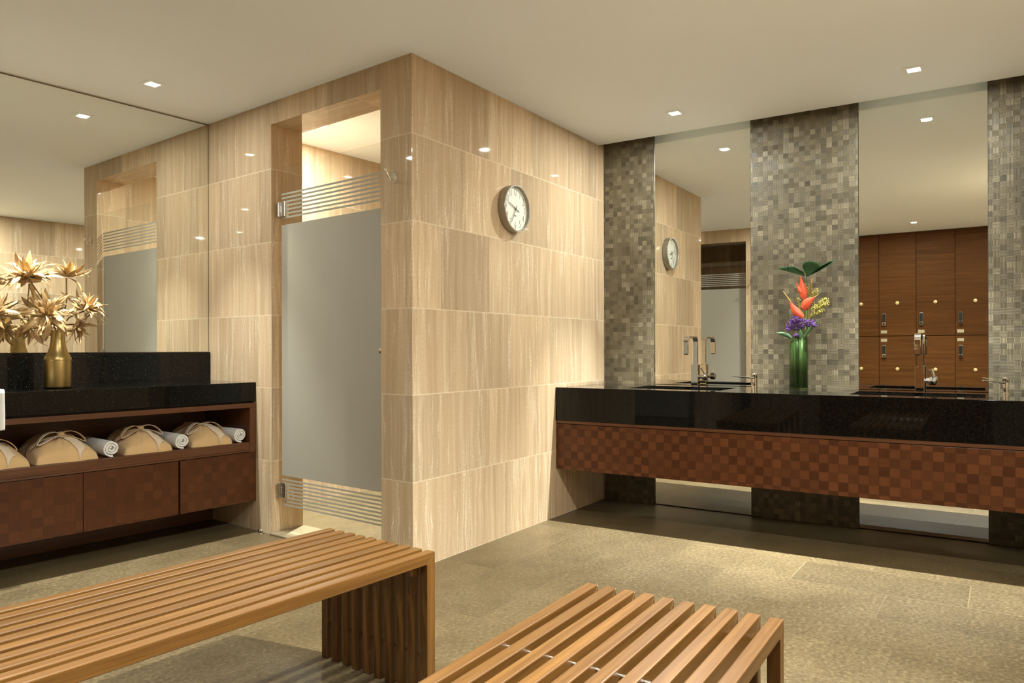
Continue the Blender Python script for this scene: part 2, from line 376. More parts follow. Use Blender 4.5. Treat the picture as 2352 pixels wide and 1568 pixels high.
def uv_turn(o):
    """turn the surface mapping a quarter (grain runs vertically)"""
    for d in o.data.uv_layers[0].data: d.uv = (d.uv[1], d.uv[0])
    return o
def tag(o, label, cat, group=None, kind=None):
    o['label'] = label; o['category'] = cat
    if group: o['group'] = group
    if kind: o['kind'] = kind
    return o
def thing(name, label, cat, frame, loc, rz=0.0, group=None):
    o = bpy.data.objects.new(name, None); COL.objects.link(o); o.empty_display_size = 0.05
    o.matrix_world = frame @ Matrix.Translation(loc) @ rotz(rz)
    return tag(o, label, cat, group)
def struct(o, label, cat): return tag(o, label, cat, kind='structure')
def dup(src, mw, label):
    kids = {}
    for c in COL.objects: kids.setdefault(c.parent, []).append(c)
    def go(o, par):
        c = o.copy(); COL.objects.link(c); c.parent = par
        for k in kids.get(o, []): go(k, c)
        return c
    r = go(src, None); r.matrix_world = mw; r['label'] = label
    return r

# ---------------------------------------------------------------- camera
F_PX, YAW, ROLL, PY = 1693.54, 0.5901, -0.0025, 800.73
fw = Vector((math.cos(YAW), math.sin(YAW), 0)); r0 = Vector((math.sin(YAW), -math.cos(YAW), 0)); u0 = Vector((0, 0, 1))
rt = r0*math.cos(ROLL)+u0*math.sin(ROLL); up = u0*math.cos(ROLL)-r0*math.sin(ROLL)
cam = bpy.data.cameras.new('camera'); co = bpy.data.objects.new('camera', cam); COL.objects.link(co)
mw = Matrix((( rt.x, up.x, -fw.x, -2.7971), (rt.y, up.y, -fw.y, -2.4752), (rt.z, up.z, -fw.z, 1.1126), (0, 0, 0, 1)))
co.matrix_world = mw; cam.sensor_width = 36; cam.lens = F_PX*36/2352; cam.shift_y = (PY-784)/2352; cam.clip_start = 0.05
sc.camera = co

# ---------------------------------------------------------------- room shell
YS, XW = -3.05, -4.15                       # south wall, west wall
m = MB(); m.box(XW-0.1, 2.6, YS-0.1, 3.2, -0.12, 0.0)
struct(m.build('floor', M['floor']), 'beige limestone tiled floor of the changing room', 'floor')

# ceiling downlight positions (x, y)
LAMPS = [(-0.485, 1.490), (1.650, -0.741), (1.676, -2.070), (-1.318, 1.560), (-2.760, -1.77),
         (-1.85, -0.42), (-2.76, -0.92), (-0.55, -2.50), (-2.76, -2.62)]  # first on this line is an added, unseen lamp that brightens shelf and robes
SHOWER_LAMP = (0.56, 1.30)
holes = LAMPS+[SHOWER_LAMP]; HR = 0.032
xs = sorted({XW-0.1, 2.045}|{round(x+d, 4) for x, _ in holes for d in (-HR, HR)})
ys = sorted({YS-0.1, 3.2}|{round(y+d, 4) for _, y in holes for d in (-HR, HR)})
b = bmesh.new(); gv = {}
def cv(i, j, z):
    k = (i, j, z)
    if k not in gv:
        x, y = xs[i], ys[j]
        if i == len(xs)-1: x = (2.045-math.sin(VA)*y/1.0)/math.cos(VA)      # the free edge runs along the vanity wall
        gv[k] = b.verts.new((x, y, z))
    return gv[k]
for i in range(len(xs)-1):
    for j in range(len(ys)-1):
        cx, cy = (xs[i]+xs[i+1])/2, (ys[j]+ys[j+1])/2
        if any(abs(cx-x) < HR and abs(cy-y) < HR for x, y in holes): continue
        b.faces.new((cv(i, j, H), cv(i, j+1, H), cv(i+1, j+1, H), cv(i+1, j, H)))
n = len(xs)-1
for j in range(len(ys)-1): b.faces.new((cv(n, j, H), cv(n, j+1, H), cv(n, j+1, H+0.2), cv(n, j, H+0.2)))
m = MB(); m.bm.free(); m.bm = b
m.box(2.0, 2.7, YS-0.1, 3.2, H+0.2, H+0.25)
struct(m.build('ceiling', M['ceil']), 'flat white ceiling with a slot along the vanity wall', 'ceiling')

# travertine shower block in the middle: face with the door, and the long face with the clock
DV0, DV1, DZ = 0.232, 1.202, 2.467          # door opening along the face, lintel height
m = MB()
m.prism([(0, 0), (0, DV0), (0.222, DV0), (0.222, 0.05)], 0, H)
m.prism([(0, DV1), (0, 2.02), (0.222, 2.02), (0.222, DV1)], 0, H)
m.prism([(0, DV0), (0, DV1), (0.222, DV1), (0.222, DV0)], DZ, H)
struct(m.build('wall_shower', M['trav'], mw=L2W), 'travertine wall with the glass shower door', 'wall')
m = MB(); m.prism([(0.0005, 0), (2.27, 0), (2.27, 0.1), (0.02, 0.1)], 0, H+0.2)
struct(m.build('wall_clock', M['trav']), 'long travertine wall with the round clock', 'wall')
m = MB(); m.box(-2.35, 2.2, 1.915, 2.0, 0, H)
struct(m.build('wall_left', M['trav'], mw=L2W), 'wall behind the big mirror over the towel counter', 'wall')
m = MB(); m.box(0.222, 2.1, 1.80, 1.86, 0, H); m.box(2.0, 2.1, 0.28, 1.80, 0, H)
struct(m.build('wall_inner', M['trav'], mw=L2W), 'travertine lining inside the shower room', 'wall')
m = MB(); m.box(2.20, 2.30, YS-0.25, 0.06, 0, H+0.2)
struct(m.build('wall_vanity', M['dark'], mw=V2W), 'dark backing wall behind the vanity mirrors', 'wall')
m = MB(); m.box(XW-0.1, 2.5, YS-0.1, YS, 0, H)
struct(m.build('wall_south', M['trav']), 'travertine wall opposite the towel counter', 'wall')
m = MB(); m.box(XW-0.1, XW, YS, 0.02, 0, H)
struct(m.build('wall_west', M['trav']), 'wall behind the wooden lockers', 'wall')
# opposite shower block, seen in the vanity mirror
OX = -2.135; OP2W = Matrix.Translation((OX, 0, 0)) @ rotz(LA)
m = MB()
m.prism([(0, 0.0), (0, 0.15), (-0.2, 0.15), (-0.2, 0.0)], 0, H)
m.prism([(0, 1.12), (0, 2.2), (-0.2, 2.2), (-0.2, 1.12)], 0, H)
m.prism([(0, 0.15), (0, 1.12), (-0.2, 1.12), (-0.2, 0.15)], 2.44, H)
m.box(-2.0, -0.2, 0.0, 0.1, 0, H); m.box(-1.6, -1.5, 0.1, 2.2, 0, H); m.box(-1.5, -0.2, 2.1, 2.2, 0, H)
struct(m.build('wall_opposite', M['trav'], mw=OP2W), 'travertine wall of the opposite shower, seen in the first vanity mirror', 'wall')
m = MB(); m.box(-0.02, 0.235, DV0+0.002, DV1-0.002, 0.0, 0.012, 0.003)
struct(m.build('trim_1', M['sill'], mw=L2W), 'pale stone threshold under the shower door', 'threshold')

# mosaic strips and mirrors of the vanity wall
STR = [(-0.055, -0.440), (-1.124, -1.7745), (-2.448, -3.02)]
for k, (a, c) in enumerate(STR):
    m = MB(); m.box(2.125, 2.2, c, a, 0, H+0.2)
    struct(m.build('trim_%d' % (k+2), M['mosaic'], mw=V2W),
           ('dark basketweave mosaic strip beside the clock wall', 'basketweave mosaic strip behind the green vase', 'basketweave mosaic strip at the far right end of the vanity')[k], 'mosaic panel')
def mirror(name, x0, ang, y0, y1, z0, z1, label):
    m = MB(); m.mi = 1; m.box(0.0002, 0.006, y1, y0, z0, z1)
    m.mi = 0; m.box(0.0, 0.0002, y1+0.001, y0-0.001, z0+0.001, z1-0.001)
    o = m.build(name, [M['mirror'], M['edge']], mw=Matrix.Translation((x0, 0, 0)) @ rotz(ang))
    return tag(o, label, 'mirror', 'vanity mirrors')
mirror('wall_mirror', 2.150, 0.0063, -0.3875, -1.0690, 0.004, H+0.19, 'tall frameless vanity mirror next to the clock wall, reflecting the clock')
mirror('wall_mirror', 2.142, 0.0200, -1.7225, -2.3935, 0.004, H+0.19, 'tall frameless vanity mirror on the right, reflecting wooden lockers')
m = MB(); m.mi = 1; m.box(-2.3, -0.001, 1.9045, 1.91, 1.097, 2.592); m.mi = 0; m.box(-2.299, -0.004, 1.904, 1.9045, 1.098, 2.590)
tag(m.build('wall_mirror', [M['mirror'], M['edge']], mw=L2W), 'huge frameless mirror above the towel counter, reflecting the shower door', 'mirror')

# ---------------------------------------------------------------- ceiling downlights
def make_lamp(name, label, p, power, size, first=None):
    x, y = p; mwl = Matrix.Translation((x, y, H))
    if first is None:
        t = thing(name, label, 'ceiling light', W2W, (x, y, H), group='square ceiling downlights')
        m = MB()
        for a, c in (((-.05, .05), (-.05, -.031)), ((-.05, .05), (.031, .05)), ((-.05, -.031), (-.031, .031)), ((.031, .05), (-.031, .031))):
            m.box(a[0], a[1], c[0], c[1], -0.004, -0.0003)
        m.build('trim_frame', M['white'], t, local=W2W)
        m = MB()
        for a, c in (((-.034, .034), (-.034, -.032)), ((-.034, .034), (.032, .034)), ((-.034, -.032), (-.032, .032)), ((.032, .034), (-.032, .032))):
            m.box(a[0], a[1], c[0], c[1], -0.001, 0.05)
        m.box(-.034, .034, -.034, .034, 0.05, 0.053)
        m.build('housing', M['refl'], t, local=W2W)
        m = MB(); m.lathe([(0.008, 0.049), (0.024, 0.046), (0.025, 0.040), (0.019, 0.036), (0.006, 0.034)], 20)
        m.build('bulb', M['bulb'], t, smooth=SM, local=W2W)
    else:
        t = dup(first, mwl, label)
    return t
def lights(t, power, size, glow, tilt=0):
    ld = bpy.data.lights.new('lamp_beam', 'SPOT'); ld.energy = power*BEAM; ld.color = LCOL
    ld.shadow_soft_size = 0.012; ld.spot_size = math.radians(size); ld.spot_blend = 0.9 if size < 150 else 0.45
    lo = bpy.data.objects.new('lamp_beam', ld); COL.objects.link(lo); lo.parent = t
    lo.matrix_local = Matrix.Translation((0, 0, 0.018)) @ rotz(math.radians(tilt*0.73)) @ Matrix.Rotation(math.radians(tilt), 4, 'X')     # gimbal lamp, tilted into the room
    ad = bpy.data.lights.new('lamp_glow', 'AREA'); ad.shape = 'DISK'; ad.size = 0.05; ad.energy = power*glow; ad.color = LCOL
    ao = bpy.data.objects.new('lamp_glow', ad); COL.objects.link(ao); ao.parent = t; ao.matrix_local = Matrix.Translation((0, 0, -0.007))
LCOL = (0.95, 1.0, 0.96); BEAM = 1.0
P0 = 118.0
LL = ['square downlight in the ceiling in front of the big left mirror', 'square downlight above the first vanity basin', 'square downlight above the right vanity basin',
      'square downlight further left over the towel counter', 'square downlight in front of the lockers, seen in the right vanity mirror', 
      'added unseen downlight over the aisle, lighting the towel shelf', 'square downlight before the lockers nearest the opposite shower', 'square downlight by the south wall, behind the second bench', 'square downlight before the lockers nearest the south wall']
POW = [1.25, 3.9, 3.9, 1.25, 1.0, 0.5, 0.70, 3.0, 0.60]
SIZE = [66, 62, 62, 66, 80, 84, 80, 92, 80]
GLOW = [0.03, 0.028, 0.028, 0.03, 0.06, 0.10, 0.06, 0.10, 0.06]
proto = make_lamp('ceiling_downlight', LL[0], LAMPS[0], 0, 0)
for p, lb in zip(LAMPS[1:], LL[1:]): make_lamp('ceiling_downlight', lb, p, 0, 0, proto)
make_lamp('ceiling_downlight', 'square downlight inside the shower room behind the glass door', SHOWER_LAMP, 0, 0, proto)
for o in [o for o in COL.objects if o.name.startswith('ceiling_downlight')]:
    k = next(i for i, l in enumerate(LL+['x']) if i == len(LL) or l == o['label'])
    lights(o, P0*(POW+[4.6])[k], (SIZE+[72])[k], (GLOW+[0.03])[k], 30 if k == 7 else 0)

# ---------------------------------------------------------------- shower doors
def shower_door(frame, u, y0, y1, sgn, name, label):
    """glass leaf in the plane x = u; hinged at y1, free at y0; sgn -1: its outer side looks towards -x"""
    t = thing(name, label, 'door', frame, (u, y1, 0)); w = y0-y1
    m = MB(); m.box(-0.005, 0.005, w, -0.004, 0.03, 2.208); m.build('glass_panel', M['glass'], t, local=W2W)
    m = MB(); X = sgn*0.0056
    def film(z0, z1): m.box(min(X, X+sgn*0.0004), max(X, X+sgn*0.0004), w+0.004, -0.012, z0, z1)
    film(0.353, 1.861)
    for k in range(7): film(1.899+k*0.0236, 1.910+k*0.0236)
    for k in range(8): film(0.173+k*0.0215, 0.183+k*0.0215)
    m.build('frosted_film', M['frost'], t, local=W2W)
    for z in (0.265, 1.955):
        m = MB(); m.box(-0.016, 0.016, -0.055, -0.012, z-0.045, z+0.045, 0.003); m.box(-0.03, 0.006, -0.012, 0.001, z-0.045, z+0.045, 0.002)
        m.box(-0.018, 0.012, -0.022, -0.006, z-0.02, z+0.02, 0.002)
        m.build('hinge', M['steel'], t, local=W2W)
    m = MB()
    q = Matrix.Translation((0, w+0.017, 1.105)) @ Matrix.Rotation(sgn*PI/2, 4, 'Y')
    m.lathe([(0.008, 0.005), (0.008, 0.02), (0.016, 0.024), (0.017, 0.034), (0.014, 0.038)], 20, mat=q)
    m.lathe([(0.012, -0.02), (0.013, -0.006)], 20, mat=q)
    m.build('pull_knob', M['chrome'], t, smooth=SM, local=W2W)
    return t
shower_door(L2W, 0.052, DV0+0.004, 1.176, -1, 'shower_door', 'frosted glass shower door with clear stripes beside the towel counter')
shower_door(OP2W, -0.06, 0.155, 1.10, 1, 'shower_door', 'frosted glass door of the opposite shower, seen in the first vanity mirror')
def hook(frame, loc, rz, label):
    t = thing('coat_hook', label, 'hook', frame, loc, rz, 'chrome coat hooks')
    m = MB(); m.prism([(0.018*math.cos(a*PI/12), 0.032*math.sin(a*PI/12)) for a in range(24)], 0, 0.007, 0.0015, axis='x')
    m.build('back_plate', M['chrome'], t, local=Matrix.Translation((-0.007, 0, 0)))
    m = MB(); m.tube([(-0.005, 0, -0.012), (-0.022, 0, -0.016), (-0.036, 0, -0.008), (-0.05, 0, 0.012), (-0.058, 0, 0.026)], [0.007, 0.008, 0.0075, 0.006, 0.0045], 12)
    m.ico((-0.059, 0, 0.029), 0.007, 2); m.build('hook_arm', M['chrome'], t, smooth=SM, local=W2W); return t
hook(L2W, (0, 0.127, 1.992), 0.0, 'small chrome coat hook on the stone pier right of the glass door')
hook(OP2W, (0, 0.075, 1.955), PI, 'chrome coat hook beside the opposite shower door, seen in the mirror')
t = thing('door_stop', 'small chrome cylinder door stop on the floor by the shower door', 'door stop', W2W, (0.055, 1.265, 0))
m = MB(); m.lathe([(0.014, 0), (0.014, 0.03), (0.0125, 0.032)], 24); m.build('post', M['chrome'], t, smooth=SM, local=W2W)
m = MB(); m.lathe([(0.0152, 0.010), (0.0152, 0.016)], 24); m.build('rubber_ring', M['black'], t, smooth=SM, local=W2W)

# ---------------------------------------------------------------- clock
t = thing('wall_clock', 'round white wall clock with a deep grey metal case', 'clock', W2W, (0.889, 0, 1.951))
CQ = Matrix.Rotation(PI/2, 4, 'X')          # lathe axis towards -y
m = MB(); m.lathe([(0.133, 0.0), (0.140, 0.004), (0.140, 0.048), (0.139, 0.0505)], 64, mat=CQ, cap=False)
m.lathe([(0.1305, 0.0505), (0.1305, 0.031)], 64, mat=CQ, cap=False); m.lathe([(0.13, 0.0), (0.13, 0.029)], 64, mat=CQ)
m.build('case', M['clockcase'], t, smooth=SM, local=W2W)
m = MB(); m.lathe([(0.1395, 0.0500), (0.1385, 0.0525), (0.1325, 0.0525), (0.1305, 0.0500)], 64, mat=CQ, cap=False); m.build('rim', M['rimlight'], t, smooth=SM, local=W2W)
m = MB(); m.lathe([(0.1298, 0.029), (0.1298, 0.0325)], 64, mat=CQ); m.build('dial', M['dial'], t, local=W2W)
def text_mesh(items, name, mat, parent, yoff, back=False):
    """items: (string, x, z, size) in the plane y = yoff, readable from -y"""
    bm = bmesh.new()
    for s, x, z, size in items:
        cu = bpy.data.curves.new('t', 'FONT'); cu.body = s; cu.size = size; cu.align_x = 'CENTER'; cu.align_y = 'CENTER'; cu.extrude = 0.0004; cu.offset = -0.022*size; cu.resolution_u = 3
        ob = bpy.data.objects.new('t', cu); COL.objects.link(ob)
        dg = bpy.context.evaluated_depsgraph_get(); me = bpy.data.meshes.new_from_object(ob.evaluated_get(dg))
        bpy.data.objects.remove(ob); bpy.data.curves.remove(cu)
        me.transform(Matrix.Translation((x, yoff, z)) @ Matrix.Rotation(PI/2, 4, 'X') @ Matrix.Diagonal((0.72, 1.25, 1, 1))); bm.from_mesh(me); bpy.data.meshes.remove(me)
    m = MB(); m.bm.free(); m.bm = bm; return m.build(name, mat, parent, local=W2W)
for h in range(1, 13): text_mesh([(str(h), 0.100*math.sin(h*PI/6), 0.100*math.cos(h*PI/6), 0.050)], 'numeral', M['ink'], t, -0.0330)
text_mesh([('QUARTZ', 0.0, -0.042, 0.009)], 'lettering', M['ink'], t, -0.0330)
def hand(name, ang, length, tail, w, y):
    m = MB(); s, c = math.sin(ang), math.cos(ang)
    m.prism([(-s*tail-c*w*.5, -c*tail+s*w*.5), (-s*tail+c*w*.5, -c*tail-s*w*.5), (s*length+c*w*.35, c*length-s*w*.35), (s*length-c*w*.35, c*length+s*w*.35)], y, y-0.0008, axis='y')
    m.build(name, M['ink'], t, local=W2W)
hand('minute_hand', 7.0*PI/6, 0.100, 0.022, 0.005, -0.039); hand('hour_hand', 9.72*PI/6, 0.080, 0.040, 0.006, -0.037)
m = MB(); m.lathe([(0.005, 0.0325), (0.005, 0.041)], 20, mat=CQ); m.build('hub', M['ink'], t, local=W2W)
m = MB(); m.lathe([(0.1303, 0.0450), (0.1303, 0.0465)], 64, mat=CQ); m.build('clock_glass', M['glass'], t, local=W2W)

# ---------------------------------------------------------------- right vanity
VX0, VX1, VZ = 1.415, 2.093, 0.857
VYS = -3.02
def vy(x): return -math.tan(VA)*x-0.0005     # the clock wall in vanity coordinates
BAS = [(-0.485, -1.085), (-1.800, -2.430)]; BX0, BX1 = 1.565, 1.925
t = thing('vanity_counter', 'long black granite vanity counter with two sunken basins', 'counter', V2W, (0, 0, 0))
m = MB()
xb = [VX0, BX0, BX1, VX1]; yb = [0.0, BAS[0][0], BAS[0][1], BAS[1][0], BAS[1][1], VYS]
b = bmesh.new(); d = {}
def gvx(i, j, z):
    if (i, j, z) not in d: d[(i, j, z)] = b.verts.new((xb[i], vy(xb[i]) if j == 0 else yb[j], z))
    return d[(i, j, z)]
hol = {(1, 1), (1, 3)}; Z0, Z1 = 0.80, VZ
for i in range(3):
    for j in range(5):
        if (i, j) in hol: continue
        b.faces.new([gvx(*q, Z1) for q in ((i, j), (i, j+1), (i+1, j+1), (i+1, j))])
        b.faces.new([gvx(*q, Z0) for q in ((i, j), (i+1, j), (i+1, j+1), (i, j+1))])
for i in range(3):
    for j in (0, 5): b.faces.new([gvx(i, j, Z0), gvx(i+1, j, Z0), gvx(i+1, j, Z1), gvx(i, j, Z1)])
for j in range(5):
    for i in (0, 3): b.faces.new([gvx(i, j, Z0), gvx(i, j+1, Z0), gvx(i, j+1, Z1), gvx(i, j, Z1)])
for (i, j) in hol:
    for (p, q) in (((i, j), (i+1, j)), ((i+1, j), (i+1, j+1)), ((i+1, j+1), (i, j+1)), ((i, j+1), (i, j))):
        b.faces.new([gvx(*p, Z0), gvx(*q, Z0), gvx(*q, Z1), gvx(*p, Z1)])
m.take(b); m.build('worktop', M['granite'], t, local=W2W)
m = MB(); m.prism([(VX0-0.002, vy(VX0)), (VX0-0.002, VYS), (VX0+0.03, VYS), (VX0+0.03, vy(VX0+.03))], 0.641, VZ+0.0005, 0.0015)
m.build('apron', M['granite'], t, local=W2W)
for y in (-0.70, -0.84, -2.04, -2.18):
    m = MB(); m.box(VX1-0.02, VX1+0.045, y-0.006, y+0.006, 0.79, 0.80); m.build('wall_bracket', M['steel'], t, local=W2W)
for (a, c), lb in zip(BAS, ('black granite basin sunk in the counter below the first mirror', 'black granite basin sunk in the counter below the right mirror')):
    t = thing('basin', lb, 'basin', V2W, ((BX0+BX1)/2, (a+c)/2, 0.70), group='sunken basins'); w, l = (BX1-BX0)/2-.0005, (a-c)/2-.0005
    m = MB(); b = bmesh.new()
    rings = [[b.verts.new((sx*x, sy*y, z)) for sx, sy in ((-1,-1),(1,-1),(1,1),(-1,1))] for x, y, z in ((w, l, 0.1545), (w, l, 0.0), (w, l, 0.0))]
    b.free(); b = bmesh.new()
    pr = [(w, l, 0.146), (w, l, 0.0), None, None]
    def ring(x, y, z): return [b.verts.new((sx*x, sy*y, z)) for sx, sy in ((-1,-1),(1,-1),(1,1),(-1,1))]
    R = [ring(w, l, 0.0), ring(w, l, 0.146), ring(w-.012, l-.012, 0.146), ring(w-.016, l-.02, 0.03), ring(0.03, 0.03, 0.018)]
    for r0_, r1_ in zip(R, R[1:]):
        for k in range(4): b.faces.new((r0_[k], r0_[(k+1) % 4], r1_[(k+1) % 4], r1_[k]))
    b.faces.new(R[0]); b.faces.new(R[-1]); m.take(b); m.build('bowl', M['granite'], t, local=W2W)
    m = MB(); m.lathe([(0.026, 0.0185), (0.028, 0.021), (0.018, 0.0225), (0.017, 0.0195)], 24); m.build('drain', M['chrome'], t, smooth=SM, local=W2W)
t = thing('vanity_cabinet', 'floating mahogany parquet cabinet under the black vanity counter', 'cabinet', V2W, (0, 0, 0))
CX = 1.418
m = MB(); m.prism([(CX+0.02, vy(CX)-.001), (CX+0.02, VYS), (1.88, VYS), (1.88, vy(1.88)-.001)], 0.335, 0.640); m.build('carcass', M['mahog'], t, local=W2W)
m = MB(); m.prism([(CX, vy(CX)-.003), (CX, VYS), (CX+0.02, VYS), (CX+0.02, vy(CX)-.003)], 0.320, 0.617, 0.001); m.build('front_panel', M['parq'], t, local=W2W)
m = MB(); m.prism([(CX-.002, vy(CX)-.003), (CX-.002, VYS), (CX+0.02, VYS), (CX+0.02, vy(CX)-.003)], 0.6215, 0.640, 0.001); m.build('top_rail', M['mahog'], t, local=W2W)

def make_faucet(label, y):
    t = thing('basin_faucet', label, 'faucet', V2W, (2.05, y, VZ), group='square chrome faucets')
    m = MB(); m.box(-.0235, .0235, -.0235, .0235, 0, 0.145, 0.0012, 1); m.build('body', M['chrome'], t, local=W2W)
    R_ = 0.034; top = 0.330; L_ = 0.19
    pts = [(0.004, 0, 0.14), (0.004, 0, top-R_)]+[(0.004-R_+R_*math.cos(a*PI/16), 0, top-R_+R_*math.sin(a*PI/16)) for a in range(1, 9)]
    pts += [(-L_+R_-R_*math.sin(a*PI/16), 0, top-R_+R_*math.cos(a*PI/16)) for a in range(0, 9)]+[(-L_, 0, 0.218)]
    m = MB(); m.bar(pts, 0.032, 0.013, (0, 1, 0), 0.0015); m.build('spout', M['chrome'], t, smooth=SM, local=W2W)
    m = MB(); m.box(-L_-.004, -L_+.004, -.012, .012, 0.213, 0.219); m.build('aerator', M['black'], t, local=W2W)
    m = MB(); m.cyl((0, -.0235, 0.062), (0, -.048, 0.062), 0.012, 20)
    q = Matrix.Translation((0, -.064, 0.062)) @ Matrix.Rotation(PI/4, 4, 'Y'); b = bmesh.new(); bmesh.ops.create_cube(b, size=0.034); m.take(b, 0.002, 1, q)
    m.build('lever_knob', M['chrome'], t, smooth=SM, local=W2W)
    m = MB(); m.tube([(-.012, -.066, 0.082), (-.030, -.060, 0.104), (-.05, -.052, 0.128)], [0.0045, 0.004, 0.0045], 12); m.build('lever', M['chrome'], t, smooth=SM, local=W2W)
    return t
fa = make_faucet('tall square chrome faucet at the first basin, before the mirror with the clock', -0.771)
dup(fa, V2W @ Matrix.Translation((2.05, -2.110, VZ)), 'tall square chrome faucet at the right basin, before the locker reflection')
def make_soap(label, y):
    t = thing('soap_dispenser', label, 'soap dispenser', V2W, (2.055, y, VZ), group='chrome soap dispensers')
    m = MB(); m.lathe([(0.022, 0), (0.022, 0.004), (0.0155, 0.006), (0.0155, 0.062)], 24); m.build('post', M['chrome'], t, smooth=SM, local=W2W)
    m = MB(); m.lathe([(0.0165, 0.064), (0.0175, 0.067), (0.0175, 0.088), (0.015, 0.091)], 24); m.build('pump_cap', M['chrome'], t, smooth=SM, local=W2W)
    m = MB(); m.tube([(-.012, 0.004, 0.060), (-.08, 0.06, 0.068), (-.135, 0.105, 0.076), (-.143, 0.112, 0.072)], [0.0058, 0.0048, 0.0042, 0.003], 12)
    m.build('spout', M['chrome'], t, smooth=SM, local=W2W); return t
so = make_soap('chrome pump soap dispenser between the first mirror and the mosaic strip', -1.167)
dup(so, V2W @ Matrix.Translation((2.055, -2.527, VZ)), 'chrome pump soap dispenser at the right end of the counter')

# ---------------------------------------------------------------- green vase with the tropical bouquet
GX, GY = 1.965, -1.455
t = thing('glass_vase', 'tall cylindrical green glass vase on the black vanity counter', 'vase', V2W, (GX, GY, VZ))
m = MB(); m.lathe([(0.056, 0.0), (0.057, 0.003), (0.057, 0.329), (0.0555, 0.330), (0.0538, 0.329), (0.0538, 0.010)], 48, cap=False); m.lathe([(0.001, 0.0005), (0.056, 0.0005), (0.0538, 0.010), (0.001, 0.010)], 48, cap=False)
m.build('glass', thin_glass('green_glass', (0.74, 0.82, 0.68), 1.0), t, smooth=SM, local=W2W)
m = MB(); b = bmesh.new()
m.grid(40, 2, lambda u, v: Vector((0.0525*math.cos(2*PI*u), 0.0525*math.sin(2*PI*u), 0.012+v*(0.300+0.010*math.sin(2*PI*u*2))))); o = m.build('leaf_lining', M['liner'], t, smooth=SM, solid=0.001, local=W2W)
for d_, lp in zip(o.data.uv_layers[0].data, o.data.loops):
    c = o.data.vertices[lp.vertex_index].co; d_.uv = (math.atan2(c.y, c.x)*0.0525, c.z)
m = MB(); m.lathe([(0.001, 0.011), (0.051, 0.011), (0.051, 0.27), (0.001, 0.27)], 32, cap=False); m.build('stem_bundle', M['leaf'], t, local=W2W)
# bouquet pieces live in a frame: a = to the right in the photograph (-y), b = up, c = towards the room (-x); unit metres from the vase foot centre
def B(a, b_, c=0.0): return Vector((-c, -a, b_))
K = 0.000585                                # photograph crop -> metres at the vase
def BP(px, py, c=0.0): return B((px-412)*K, (1450-py)*K, c)
def frond(m, base, pts, c0=0.0, cr=0.02):
    """fan of pleats from a base point to an outline"""
    b = bmesh.new(); n_ = len(pts); rings = []
    for i, p in enumerate(pts):
        row = []
        for k in range(7):
            f = k/6; q = [base[0]+(p[0]-base[0])*f, base[1]+(p[1]-base[1])*f]
            row.append(b.verts.new(BP(q[0], q[1], c0+cr*f*f+(0.006*f if i % 2 else 0))))
        rings.append(row)
    for r_, s_ in zip(rings, rings[1:]):
        for k in range(6): b.faces.new((r_[k], s_[k], s_[k+1], r_[k+1]))
    bmesh.ops.remove_doubles(b, verts=b.verts, dist=1e-5); m.take(b)
t = thing('fan_leaf', 'dark green pleated fan leaf topping the bouquet in the green vase', 'leaf', V2W, (GX, GY, VZ))
m = MB()
frond(m, (485, 258), [(228, 168), (245, 158), (285, 154), (328, 152), (318, 168), (345, 146), (380, 156), (412, 172), (440, 190), (478, 212)], 0.02, 0.03)
frond(m, (500, 264), [(480, 175), (478, 135), (500, 118), (545, 116), (590, 120), (628, 134), (655, 168), (640, 185), (700, 150), (745, 128), (790, 118), (770, 145), (720, 175), (660, 205)], 0.02, 0.06)
m.build('blade', M['leaf'], t, solid=0.0012, smooth=math.radians(60), local=W2W)
m = MB(); m.tube([BP(470, 900, 0.0), BP(505, 600, 0.005), BP(510, 400, 0.01), BP(500, 262, 0.02)], [0.004, 0.004, 0.0035, 0.003], 8); m.build('stem', M['stem'], t, smooth=SM, local=W2W)
def bract(m, p0, p1, bulge, w, c0, c1, rim=None):
    """boat shaped bract from p0 (base) to p1 (tip); bulge bends it sideways"""
    P0_, P1_ = Vector(p0), Vector(p1); d_ = P1_-P0_; nrm = Vector((-d_.y, d_.x)).normalized()
    prof = [0.35, 0.75, 0.97, 1.0, 0.92, 0.76, 0.56, 0.34, 0.16, 0.02]
    def fn(u, v):
        i = v*9; k = int(min(8, i)); wv = prof[k]+(prof[k+1]-prof[k])*(i-k)
        ctr = P0_+d_*v+nrm*bulge*math.sin(PI*v)
        a = (u-0.5)*2
        q = ctr+nrm*(a*w*wv*0.5)
        return BP(q.x, q.y, c0+(c1-c0)*v+0.011*wv*(1-abs(a)**1.4))
    m.grid(9, 22, fn)
t = thing('heliconia', 'coral red heliconia flower standing in the green vase', 'flower', V2W, (GX, GY, VZ))
for p0, p1, bu, w in (((478, 505), (447, 256), 6, 84), ((486, 470), (405, 312), -12, 46), ((468, 696), (335, 498), -18, 84), ((462, 604), (606, 474), -16, 96)):
    m = MB(); bract(m, p0, p1, bu, w, 0.030, 0.045); m.build('bract', M['coral'], t, solid=0.0015, smooth=SM, local=W2W)
m = MB(); m.tube([BP(345, 515, 0.045), BP(315, 468, 0.05), BP(272, 405, 0.05)], [0.004, 0.003, 0.001], 8); m.build('bract_tip', M['coralrim'], t, smooth=SM, local=W2W)
m = MB(); m.tube([BP(596, 480, 0.048), BP(632, 448, 0.05)], [0.003, 0.001], 8); m.build('bract_tip', M['coralrim'], t, smooth=SM, local=W2W)
m = MB(); m.tube([BP(440, 900, 0.01), BP(470, 690, 0.022), BP(466, 600, 0.028), BP(478, 500, 0.028)], [0.0055, 0.005, 0.0045, 0.004], 8); m.tube([BP(478, 900, 0), BP(482, 700, 0.015), BP(496, 600, 0.015)], [0.007, 0.0065, 0.004], 8)
m.build('stem', M['stem'], t, smooth=SM, local=W2W)
